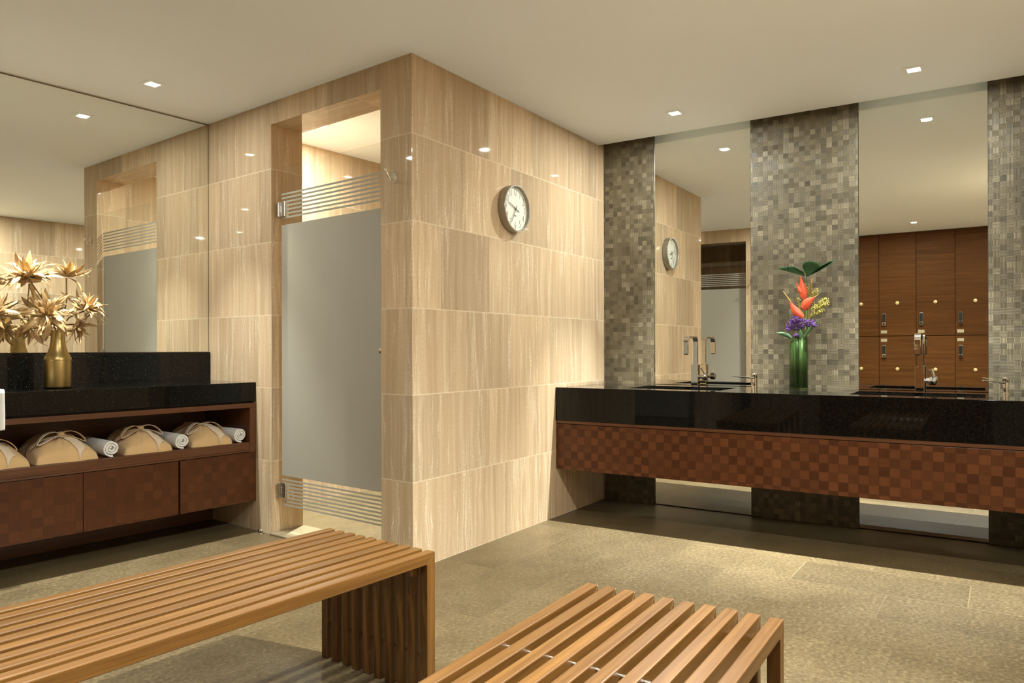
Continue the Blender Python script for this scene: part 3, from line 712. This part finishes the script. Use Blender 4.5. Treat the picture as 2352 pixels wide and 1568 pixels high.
t = thing('bud_stalk', 'slim ochre stalk beside the heliconia in the green vase', 'flower stalk', V2W, (GX, GY, VZ))
m = MB(); m.tube([BP(500, 900, -.01), BP(525, 470, -.005), BP(540, 380, 0), BP(548, 285, 0.004)], [0.003, 0.0045, 0.0055, 0.003], 10); m.build('stalk', M['stalk'], t, smooth=SM, local=W2W)
rnd = random.Random(3)
t = thing('goldenrod', 'yellow goldenrod sprays right of the heliconia in the green vase', 'flower', V2W, (GX, GY, VZ))
m = MB(); ms = MB()
for (sx, sy, ex_, ey_, n_, sp) in ((505, 640, 690, 550, 190, 30), (500, 640, 680, 500, 140, 26), (510, 560, 590, 410, 140, 28), (505, 690, 650, 620, 110, 24), (505, 480, 515, 375, 50, 16), (440, 640, 400, 490, 80, 22), (500, 700, 560, 660, 60, 18)):
    cdep = rnd.uniform(-.035, .005); ms.tube([BP(sx, sy, cdep), BP((sx+ex_)/2, (sy+ey_)/2-8, cdep), BP(ex_, ey_, cdep)], [0.0016, 0.0013, 0.0008], 6)
    for k in range(n_):
        f = rnd.uniform(0.25, 1.02); s_ = sp*(1.15-f*0.6)
        m.ico(BP(sx+(ex_-sx)*f+rnd.gauss(0, s_*.55), sy+(ey_-sy)*f+rnd.gauss(0, s_*.55)-6, cdep+rnd.gauss(0, .012)), rnd.uniform(.0022, .0046), 1)
ms.tube([BP(455, 900, -.02), BP(490, 720, -.02), BP(505, 600, -.018)], [0.003, 0.0025, 0.002], 6)
m.build('florets', M['yellow'], t, local=W2W)['kind'] = 'stuff'; ms.build('stems', M['stem'], t, smooth=SM, local=W2W)
t = thing('purple_statice', 'bunch of purple statice at the mouth of the green vase', 'flower', V2W, (GX, GY, VZ))
m = MB(); ms = MB()
for cx_, cy_, rx, ry, n_ in ((340, 770, 52, 46, 80), (400, 715, 62, 42, 95), (455, 755, 62, 55, 110), (530, 750, 52, 42, 75), (585, 775, 26, 30, 30), (320, 815, 26, 20, 22), (410, 800, 50, 26, 40), (400, 882, 30, 20, 34)):
    cd = rnd.uniform(0.0, 0.03)
    for k in range(n_):
        a = rnd.uniform(0, 2*PI); r_ = math.sqrt(rnd.random()); p = BP(cx_+rx*r_*math.cos(a), cy_+ry*r_*math.sin(a), cd+0.03*math.sqrt(max(0, 1-r_*r_))+rnd.uniform(-.006, .006))
        m.ico(p, rnd.uniform(.0032, .0062), 1, (rnd.uniform(.6, 1.2), rnd.uniform(.6, 1.3), rnd.uniform(.5, 1.2)))
    ms.tube([BP(412+(cx_-412)*.3, 900, 0.0), BP(cx_, cy_+10, cd)], [0.002, 0.0015], 6)
m.build('florets', M['purple'], t, local=W2W)['kind'] = 'stuff'; ms.build('stems', M['stem'], t, local=W2W)
def blade(label, pts, w, c):
    t = thing('leaf_blade', label, 'leaf', V2W, (GX, GY, VZ), group='leaf blades around the vase mouth')
    n_ = len(pts)
    def fn(u, v):
        i = v*(n_-1); k = int(min(n_-2, i)); f = i-k; p = Vector(pts[k])*(1-f)+Vector(pts[k+1])*f
        d_ = (Vector(pts[k+1])-Vector(pts[k])).normalized(); nn = Vector((-d_.y, d_.x)); ww = w*math.sin(PI*min(1, 0.12+0.88*v)) ; a = (u-.5)*2
        q = p+nn*a*ww*.5; return BP(q.x, q.y, c+0.01*v+0.004*(1-abs(a)))
    m = MB(); m.grid(5, 14, fn); m.build('blade', M['leaf2'], t, solid=0.001, smooth=SM, local=W2W)
blade('pale green leaf tip leaning left over the vase mouth', [(368, 915), (320, 880), (265, 858), (200, 850)], 44, 0.045)
blade('upright green leaf in the middle of the vase mouth', [(448, 920), (450, 870), (448, 815)], 36, 0.048)
blade('green leaf leaning right over the vase mouth', [(470, 920), (505, 860), (545, 800), (632, 720)], 36, 0.035)

# ---------------------------------------------------------------- left counter, backsplash, cabinet
CV0, CV1, CZ0, CZ1 = 1.366, 1.884, 0.797, 0.911; UL = -2.05
m = MB(); m.box(UL, -0.001, CV0, CV1, CZ0, CZ1, 0.002)
tag(m.build('towel_counter', M['granite'], mw=L2W), 'thick black granite counter below the big left mirror', 'counter')
m = MB(); m.box(UL, -0.002, CV1+.0005, 1.9035, CZ1-0.02, 1.095, 0.0012)
tag(m.build('backsplash', M['granite'], mw=L2W), 'black granite upstand between the left counter and its mirror', 'backsplash')
t = thing('towel_cabinet', 'dark brown cabinet with an open towel shelf and drawers', 'cabinet', L2W, (0, 0, 0))
SZ = 0.546
m = MB(); m.box(UL, -0.003, CV0+.012, CV1, 0.768, 0.785); m.box(UL, -0.003, CV0-.004, CV0+.012, 0.757, 0.785, 0.0015); m.build('top_rail', M['mahog'], t, local=W2W)
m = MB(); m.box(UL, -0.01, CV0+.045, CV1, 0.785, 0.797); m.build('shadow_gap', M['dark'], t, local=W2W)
for a, c in ((-0.044, -0.003), (UL, UL+.04)):
    m = MB(); m.box(a, c, CV0-.002, CV1, 0.484, 0.768, 0.001); uv_turn(m.build('side_panel', M['mahog'], t, local=W2W))
m = MB(); m.box(UL+.04, -0.044, CV1-.012, CV1, 0.50, 0.768); m.build('back_panel', M['mahog'], t, local=W2W)
m = MB(); m.box(UL+.04, -0.044, CV0, CV1-.012, 0.497, SZ, 0.003); m.build('shelf', M['mahog'], t, local=W2W)
m = MB(); m.box(UL, -0.003, CV0-.004, CV0+.01, 0.488, 0.4975, 0.001); m.build('shelf_edge', M['mahog'], t, local=W2W)
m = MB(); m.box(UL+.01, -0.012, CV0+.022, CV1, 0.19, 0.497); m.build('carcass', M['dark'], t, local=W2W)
for a, c in ((-0.4825, -0.004), (-0.9915, -0.4945), (-1.497, -0.9945), (UL, -1.5025)):
    m = MB(); m.box(a, c, CV0-.002, CV0+.02, 0.184, 0.484, 0.0012); m.build('drawer', M['parqd'], t, local=W2W)
m = MB(); m.box(UL, -0.004, 1.858, 1.90, 0.0, 0.19); m.build('plinth', M['mahog'], t, local=W2W)

# towels and robes on the shelf
def make_roll(label, u, rz):
    t = thing('towel_roll', label, 'towel', L2W, (u, 1.392, SZ), rz, 'rolled white towels on the shelf')
    R_ = 0.0455; TH = 0.0125; turns = 2.6; m = MB(); b = bmesh.new(); N = 110; NL = 18; LEN = 0.35
    rr = random.Random(hash(label) % 1000)
    def pt(th, half, y):
        r = R_-TH*0.5-TH*1.02*(turns*2*PI-th)/(2*PI); r = max(r, 0.003)+half*TH*0.5
        k = noise.noise(Vector((th*1.3, y*26, u*7)))*0.0022+noise.noise(Vector((th*4, y*9, u*3)))*0.001
        r += k if half > 0 else 0
        return Vector((r*math.cos(th+1.1), y, R_+r*math.sin(th+1.1)))
    th0 = turns*2*PI-2*PI*((R_-TH*.5-.004)/(TH*1.02)); th0 = max(0.2, th0)
    grid_o, grid_i = [], []
    for k in range(N+1):
        th = th0+(turns*2*PI-th0)*k/N; ro, ri = [], []
        for l in range(NL+1):
            y = LEN*l/NL; e = min(l, NL-l); yy = y+(0.002*math.sin(th*3) if e == 0 else 0)
            ro.append(b.verts.new(pt(th, 1 if e else 0.75, yy))); ri.append(b.verts.new(pt(th, -1 if e else -0.75, yy)))
        grid_o.append(ro); grid_i.append(ri)
    for k in range(N):
        for l in range(NL):
            b.faces.new((grid_o[k][l], grid_o[k+1][l], grid_o[k+1][l+1], grid_o[k][l+1])); b.faces.new((grid_i[k][l], grid_i[k][l+1], grid_i[k+1][l+1], grid_i[k+1][l]))
        for l in (0, NL): b.faces.new((grid_o[k][l], grid_i[k][l], grid_i[k+1][l], grid_o[k+1][l]))
    for k in (0, N):
        for l in range(NL): b.faces.new((grid_o[k][l], grid_o[k][l+1], grid_i[k][l+1], grid_i[k][l]))
    m.take(b); m.build('terry_spiral', M['towel'], t, smooth=math.radians(70), local=W2W); return t
for u, lb in ((-0.092, 'rolled white towel at the right end of the shelf'), (-0.455, 'rolled white towel between two folded robes, second from the right end'), (-0.842, 'rolled white towel nearest the gold vase side, third from the right end')):
    make_roll(lb, u, 0.0 if u > -0.2 else -0.05)

def make_robe(label, u, w, seed, hgt=0.118, full=True):
    t = thing('folded_robe', label, 'bathrobe', L2W, (u, 1.385, SZ), -0.05, 'folded beige robes on the shelf')
    D = 0.36
    def surf(x, y, up_=0.0):
        # x -1..1 across, y 0..1 front to back; highest under the knot of the belt
        fx = max(0.0, 1-abs(x)**2.1)**0.72; fy = min(1.0, max(0.0, (1-(1-min(1, y/0.42))**2)))**0.62*max(0.0, min(1, (1-y)/0.12))**0.5
        h = hgt*(0.20*min(1, fx*4)*min(1, fy*4)+0.80*fx*fy)
        q = math.hypot(x*1.0, (y-0.36)*1.6); az = math.atan2(y-0.36, x)
        h += fx*fy*(0.006*math.exp(-(q/0.75)**2)*math.sin(az*9+seed*3)+noise.noise(Vector((x*2.2+seed, y*4, 0.3)))*0.012+noise.noise(Vector((x*6+seed, y*10, 1.3)))*0.005)
        h -= hgt*0.10*math.exp(-((y-0.37-0.10*x*x)/0.07)**2)*fx                      # pinched under the belt
        return Vector((x*w/2*(1-0.06*max(0, h/hgt-0.3)), y*D+0.012*x*x+0.006*math.sin(x*5+seed), max(0.0005, h+up_)))
    m = MB(); m.grid(60, 48, lambda a, c: surf(a*2-1, c))
    m.box(-w/2*.9, w/2*.9, 0.03, D-0.02, 0.0, 0.004)
    m.build('body', M['robe'], t, smooth=math.radians(80), local=W2W)
    def strip(path, wd, up_=0.004):
        n_ = len(path)
        def fn(a, c):
            i = c*(n_-1); k = int(min(n_-2, i)); f = i-k; p = [path[k][q]*(1-f)+path[k+1][q]*f for q in (0, 1)]
            dx, dy = path[k+1][0]-path[k][0], path[k+1][1]-path[k][1]; l_ = math.hypot(dx*w/2, dy*D); nx, ny = -dy*D/l_, dx*w/2/l_
            s_ = (a-.5)*wd; return surf(p[0]+nx*s_/(w/2), min(1, max(0.0, p[1]+ny*s_/D)), up_+0.0015*(1-(2*a-1)**2))
        m = MB(); m.grid(6, 26, fn); return m
    sd = 1 if int(seed) % 2 else -1
    strip([(0.46, 0.02), (0.40, 0.07), (0.26, 0.17), (0.08, 0.30), (0.0, 0.37)], 0.046, 0.006).build('sash', M['sash'], t, smooth=SM, solid=0.004, local=W2W)
    strip([(-0.97, 0.50), (-0.5, 0.42), (0.0, 0.37), (0.55, 0.42), (0.97, 0.52)], 0.044, 0.008).build('belt', M['robe'], t, smooth=SM, solid=0.004, local=W2W)
    # bow: two flattened loops of belt and the knot between them
    k0 = surf(0.0, 0.37)+Vector((0, -0.006, 0.016))
    for sg, ln, dr in ((-1, 0.118, 0.040), (1, 0.104, 0.036)):
        def fn(a, c):
            th = c*2*PI; f_ = 0.5-0.5*math.cos(th); x = sg*ln*f_
            zz = (0.014+0.010*f_)*math.sin(th)*0.8-dr*f_**1.7+0.010*math.sin(PI*f_)
            yy = (a-.5)*0.044*(0.42+0.58*math.sin(PI*min(1, f_*0.8+.12)))-0.035*f_+0.012*math.sin(th)
            return k0+Vector((x, yy, zz))
        m = MB(); m.grid(7, 36, fn); m.build('bow_loop', M['sash'] if sg*sd < 0 else M['robe'], t, smooth=SM, solid=0.003, local=W2W)
    m = MB(); m.ico(k0, 0.019, 2, (0.95, 1.25, 0.85)); m.build('knot', M['robe'], t, smooth=SM, local=W2W)
    return t
make_robe('folded beige robe between the two rightmost towel rolls', -0.268, 0.250, 1.0)
make_robe('folded beige robe between the middle and the left towel roll', -0.640, 0.262, 2.3)
make_robe('folded beige robe just left of the leftmost towel roll', -1.050, 0.290, 3.7, 0.124)
make_robe('folded beige robe cut by the left edge of the photo', -1.365, 0.285, 5.1, 0.120)

# white towel hanging over the counter edge at the far left
t = thing('hand_towel', 'white towel hanging over the black counter edge at the far left', 'towel', L2W, (-1.46, CV0, CZ1))
m = MB()
def fn(a, c):
    x = -0.12+0.2385*a; s_ = c*0.42
    if s_ < 0.20: y, z = 0.20-s_-0.0, 0.010
    elif s_ < 0.225: th = (s_-0.20)/0.025*PI/2; y, z = -0.012*math.sin(th), -0.002+0.012*math.cos(th)
    else: y, z = -0.012, -0.002-(s_-0.225)*0.90
    return Vector((x+0.001*math.sin(c*9), y-0.002*(1+math.sin(a*8+c*3)), z+0.0015*(1+math.sin(a*7))))
m.grid(16, 60, fn); m.build('terry', M['towel'], t, smooth=SM, solid=0.008, local=W2W)

# ---------------------------------------------------------------- gold vase with gilded dried flowers
VU, VV = -1.012, 1.625
t = thing('gold_vase', 'hammered gold bottle vase on the black left counter', 'vase', L2W, (VU, VV, CZ1))
m = MB(); m.lathe([(0.058, 0.0), (0.0625, 0.003), (0.064, 0.010), (0.064, 0.150), (0.063, 0.158), (0.058, 0.170), (0.048, 0.188), (0.040, 0.210), (0.035, 0.240), (0.0325, 0.275), (0.033, 0.305), (0.030, 0.305), (0.0295, 0.27), (0.032, 0.24)], 48)
m.build('body', M['gold'], t, smooth=math.radians(50), local=W2W)
m = MB(); m.lathe([(0.0648, 0.147), (0.0655, 0.150), (0.0648, 0.153)], 48, cap=False); m.build('shoulder_line', M['gold'], t, smooth=SM, local=W2W)
def LP(px, py, v=VV):
    """point in the plane of the gold vase for a place measured on the photograph (metres from the vase foot)"""
    d_ = Vector(((px-133)*0.00207, 0, (888-py)*0.00231))
    return d_
rg = random.Random(11)
def flower(label, px, py, dy, axis, size, npet, droop=0.0):
    t = thing('gilded_flower', label, 'dried flower', L2W, (VU, VV, CZ1), group='gilded dried flowers in the gold vase')
    c = LP(px, py)+Vector((0, dy, 0)); ax = Vector(axis).normalized()
    q = ax.to_track_quat('Z', 'Y').to_matrix()
    m = MB()
    for k in range(npet):
        ring = k/npet; lay = k % 3
        az = k*2.39996+rg.uniform(-.2, .2); el = (0.15, 0.62, 1.05)[lay]+rg.uniform(-.22, .22)      # angle above the flower's plane
        ln = size*(1.05, 0.95, 0.72)[lay]*rg.uniform(.85, 1.15); wd = ln*rg.uniform(.24, .34); curl = rg.uniform(-.25, .45); tw = rg.uniform(-.5, .5)
        def fn(a, v):
            s_ = (a-.5)*2; w_ = wd*0.5*(math.sin(PI*min(1, v**0.8*0.94+0.06))**0.85)*(1.0-0.25*v)
            r_ = 0.010+ln*v; e = el-curl*v*v*1.6
            lx = r_*math.cos(e) ; lz = r_*math.sin(e)+0.20*w_*abs(s_)**1.5
            ly = s_*w_*math.cos(tw*v); lz += s_*w_*math.sin(tw*v)
            ly += 0.06*w_*math.sin(v*9+k)
            p = Vector((lx*math.cos(az)-ly*math.sin(az), lx*math.sin(az)+ly*math.cos(az), lz))
            return c+q @ p
        m.grid(5, 9, fn)
    m.build('petals', M['petal'], t, smooth=SM, solid=0.0012, local=W2W)
    m = MB(); m.ico(c+ax*0.012, 0.012, 2); m.build('bud', M['petal'], t, smooth=SM, local=W2W)
    m = MB(); top = Vector((rg.uniform(-.012, .012), rg.uniform(-.012, .012), 0.295)); mid = (top+c)/2+Vector((rg.uniform(-.015, .015), 0, 0.02))
    m.tube([top-Vector((0, 0, 0.14)), top, mid, c-ax*0.005], [0.004, 0.004, 0.0035, 0.004], 8); m.build('stem', M['gstem'], t, smooth=SM, local=W2W)
flower('gilded dried flower at the top left of the gold vase', 62, 638, -0.02, (-0.25, -0.55, 0.8), 0.125, 36)
flower('gilded dried flower at the top right of the gold vase', 158, 632, 0.02, (0.25, -0.25, 0.9), 0.115, 32)
flower('large gilded dried flower facing the room in the middle of the bunch', 98, 722, -0.07, (-0.15, -0.85, 0.35), 0.125, 40)
flower('gilded dried flower reaching out to the right of the bunch', 192, 708, -0.03, (0.45, -0.35, 0.75), 0.122, 36)
flower('gilded dried flower low at the left of the bunch, before the mirror', -4, 722, 0.0, (-0.7, -0.3, 0.5), 0.105, 26)
flower('drooping gilded dried flower right below the right blossom', 178, 742, 0.03, (0.6, -0.1, -0.35), 0.11, 28)
flower('gilded dried flower low at the back near the mirror', 88, 752, 0.08, (-0.3, 0.4, -0.2), 0.10, 26)

# ---------------------------------------------------------------- slatted teak benches
def make_bench(label, mwb, length):
    """origin: floor below the middle of the right-hand end; the bench runs towards -x"""
    t = thing('slatted_bench', label, 'bench', W2W, (0, 0, 0), group='slatted teak benches'); t.matrix_world = mwb
    ZT, T, W_, N = 0.460, 0.037, 0.0325, 10; P = (0.527-W_)/(N-1)
    for k in range(N):
        y0 = 0.2635-k*P; y1 = y0-W_; j = random.uniform(-.003, .003)
        m = MB(); m.prism([(-length+.001, ZT), (j-.0005, ZT), (j-T-.0005, ZT-T), (-length+T+.001, ZT-T)], y1, y0, 0.0028, axis='y'); m.build('seat_slat', M['teak'], t, local=W2W)
        m = MB(); m.prism([(j, ZT-.0007), (j, 0), (j-T, 0), (j-T, ZT-T-.0007)], y1, y0, 0.0028, axis='y'); uv_turn(m.build('leg_slat', M['teak'], t, local=W2W))
        m = MB(); m.prism([(-length, ZT-.0007), (-length, 0), (-length+T, 0), (-length+T, ZT-T-.0007)], y1, y0, 0.0028, axis='y'); uv_turn(m.build('leg_slat', M['teak'], t, local=W2W))
    for x, z in ((-T/2, 0.125), (-length+T/2, 0.125), (-0.46, ZT-T/2), (-length/2-.25, ZT-T/2), (-length+.4, ZT-T/2)):
        m = MB(); m.cyl((x, -0.258, z), (x, 0.258, z), 0.0045, 12); m.build('spacer_rod', M['steel'], t, smooth=SM, local=W2W)
    for x in (-T-.034, -length+T):
        for k in range(N-1):
            y1 = 0.2635-k*P-W_
            m = MB(); m.box(x+.002, x+.032, y1-(P-W_)+.0008, y1-.0008, ZT-T-.036, ZT-T+.003, 0.001); m.build('corner_block', M['teak'], t, local=W2W)
    return t
make_bench('long slatted teak bench in front of the towel counter and shower door', Matrix.Translation((-0.941, -0.679, 0)) @ rotz(-0.0585), 1.62)
make_bench('slatted teak bench nearest the camera, cut by the bottom of the photo', Matrix.Translation((-0.960, -1.766, 0)) @ rotz(0.018), 1.62)

# ---------------------------------------------------------------- lockers (seen in the right vanity mirror)
def refl2(x, y):                              # reflection in the right vanity mirror
    nx, ny = math.cos(0.02), math.sin(0.02); d_ = (x-2.142)*nx+y*ny
    return Vector((x-2*d_*nx, y-2*d_*ny, 0))
c0_ = Vector((math.cos(0.0063)*7.905, math.sin(0.0063)*7.905)); ey_ = Vector((-math.sin(0.0063), math.cos(0.0063)))
A0 = refl2(*(c0_+ey_*(-0.717))); A1 = refl2(*(c0_+ey_*(-2.43)))
dirv = (A1-A0).normalized(); K2W = Matrix(((-dirv.y*-1*-1, dirv.x, 0, A0.x), (dirv.x, dirv.y, 0, A0.y), (0, 0, 1, 0), (0, 0, 0, 1)))
# local axes: +y runs along the row (southwards), +x points into the room
K2W = Matrix(((-dirv.y, dirv.x, 0, A0.x), (dirv.x, dirv.y, 0, A0.y), (0, 0, 1, 0), (0, 0, 0, 1)))
WD = 0.428; first = {}
NUM = {0: '4', 1: '3', 2: '2', 3: '1'}
ORD = ['nearest the opposite shower', 'second from the opposite shower', 'third from the opposite shower', 'nearest the south wall']
for col in range(4):
    for row in (0, 1):
        z0, z1 = ((0.0, 1.264), (1.268, 2.597))[row]
        t = thing('locker', '%s wooden locker of the column %s, seen in the mirror' % (('lower', 'upper')[row], ORD[col]), 'locker', K2W, (0, col*WD, z0), group='wooden lockers opposite the vanity')
        h = z1-z0; S = 1 if row else -1
        m = MB(); m.box(-0.44, -0.021, 0.003, WD-.003, 0.001, h-.001); m.build('carcass', M['locker'], t, local=W2W)
        m = MB(); m.box(-0.020, 0.0, 0.0025, WD-.0025, 0.002, h-.002, 0.001); m.build('door', M['locker'], t, local=W2W)
        zl = 0.205 if row else h-0.205; ly = 0.058
        m = MB(); m.box(0.0, 0.006, ly-.02, ly+.02, zl-.07, zl+.085, 0.002)
        k_ = m.build('lock', M['plate'], t, local=W2W)
        m = MB(); m.box(0.006, 0.013, ly-.0185, ly+.0185, zl-.028, zl+.083, 0.002); m.build('keypad', M['black'], k_, local=W2W)
        m = MB(); m.lathe([(0.023, 0.004), (0.023, 0.020), (0.020, 0.024)], 20, mat=Matrix.Translation((0, ly, zl-.052)) @ Matrix.Rotation(PI/2, 4, 'Y')); m.build('knob', M['chrome'], k_, smooth=SM, local=W2W)
        m = MB(); m.lathe([(0.015, 0.022), (0.014, 0.0258)], 20, mat=Matrix.Translation((0, ly, zl-.052)) @ Matrix.Rotation(PI/2, 4, 'Y')); m.build('knob_face', M['black'], k_, smooth=SM, local=W2W)
        zp = 0.052 if row else h-0.052
        m = MB(); m.box(0.0, 0.003, ly-.036, ly+.036, zp-.02, zp+.02, 0.0008); m.build('name_plate', M['plate'], t, local=W2W)
        zd = 0.425 if row else h-0.425; yd = WD/2
        m = MB(); m.lathe([(0.021, 0.0), (0.021, 0.004), (0.019, 0.005)], 28, mat=Matrix.Translation((0, yd, zd)) @ Matrix.Rotation(PI/2, 4, 'Y')); dsc = m.build('number_disc', M['brass'], t, smooth=SM, local=W2W)
        if row:
            o = text_mesh([(NUM[col], 0, 0, 0.026)], 'number', M['mahog'], None, -0.0055)
            o.parent = dsc; o.matrix_local = Matrix.Translation((0.0, yd, zd)) @ rotz(PI/2)

# ---------------------------------------------------------------- world, view
w = bpy.data.worlds.new('world'); w.use_nodes = True; w.node_tree.nodes['Background'].inputs[0].default_value = (0.02, 0.018, 0.014, 1); sc.world = w
sc.view_settings.view_transform = 'Standard'; sc.view_settings.look = 'None'; sc.view_settings.exposure = 1.30; sc.view_settings.gamma = 1.0
sc.view_settings.use_curve_mapping = False
sc.cycles.max_bounces = 14; sc.cycles.diffuse_bounces = 7; sc.cycles.glossy_bounces = 8; sc.cycles.transparent_max_bounces = 16
sc.cycles.sample_clamp_indirect = 8.0; sc.cycles.use_denoising = True; sc.cycles.blur_glossy = 0.2
bpy.context.view_layer.update()
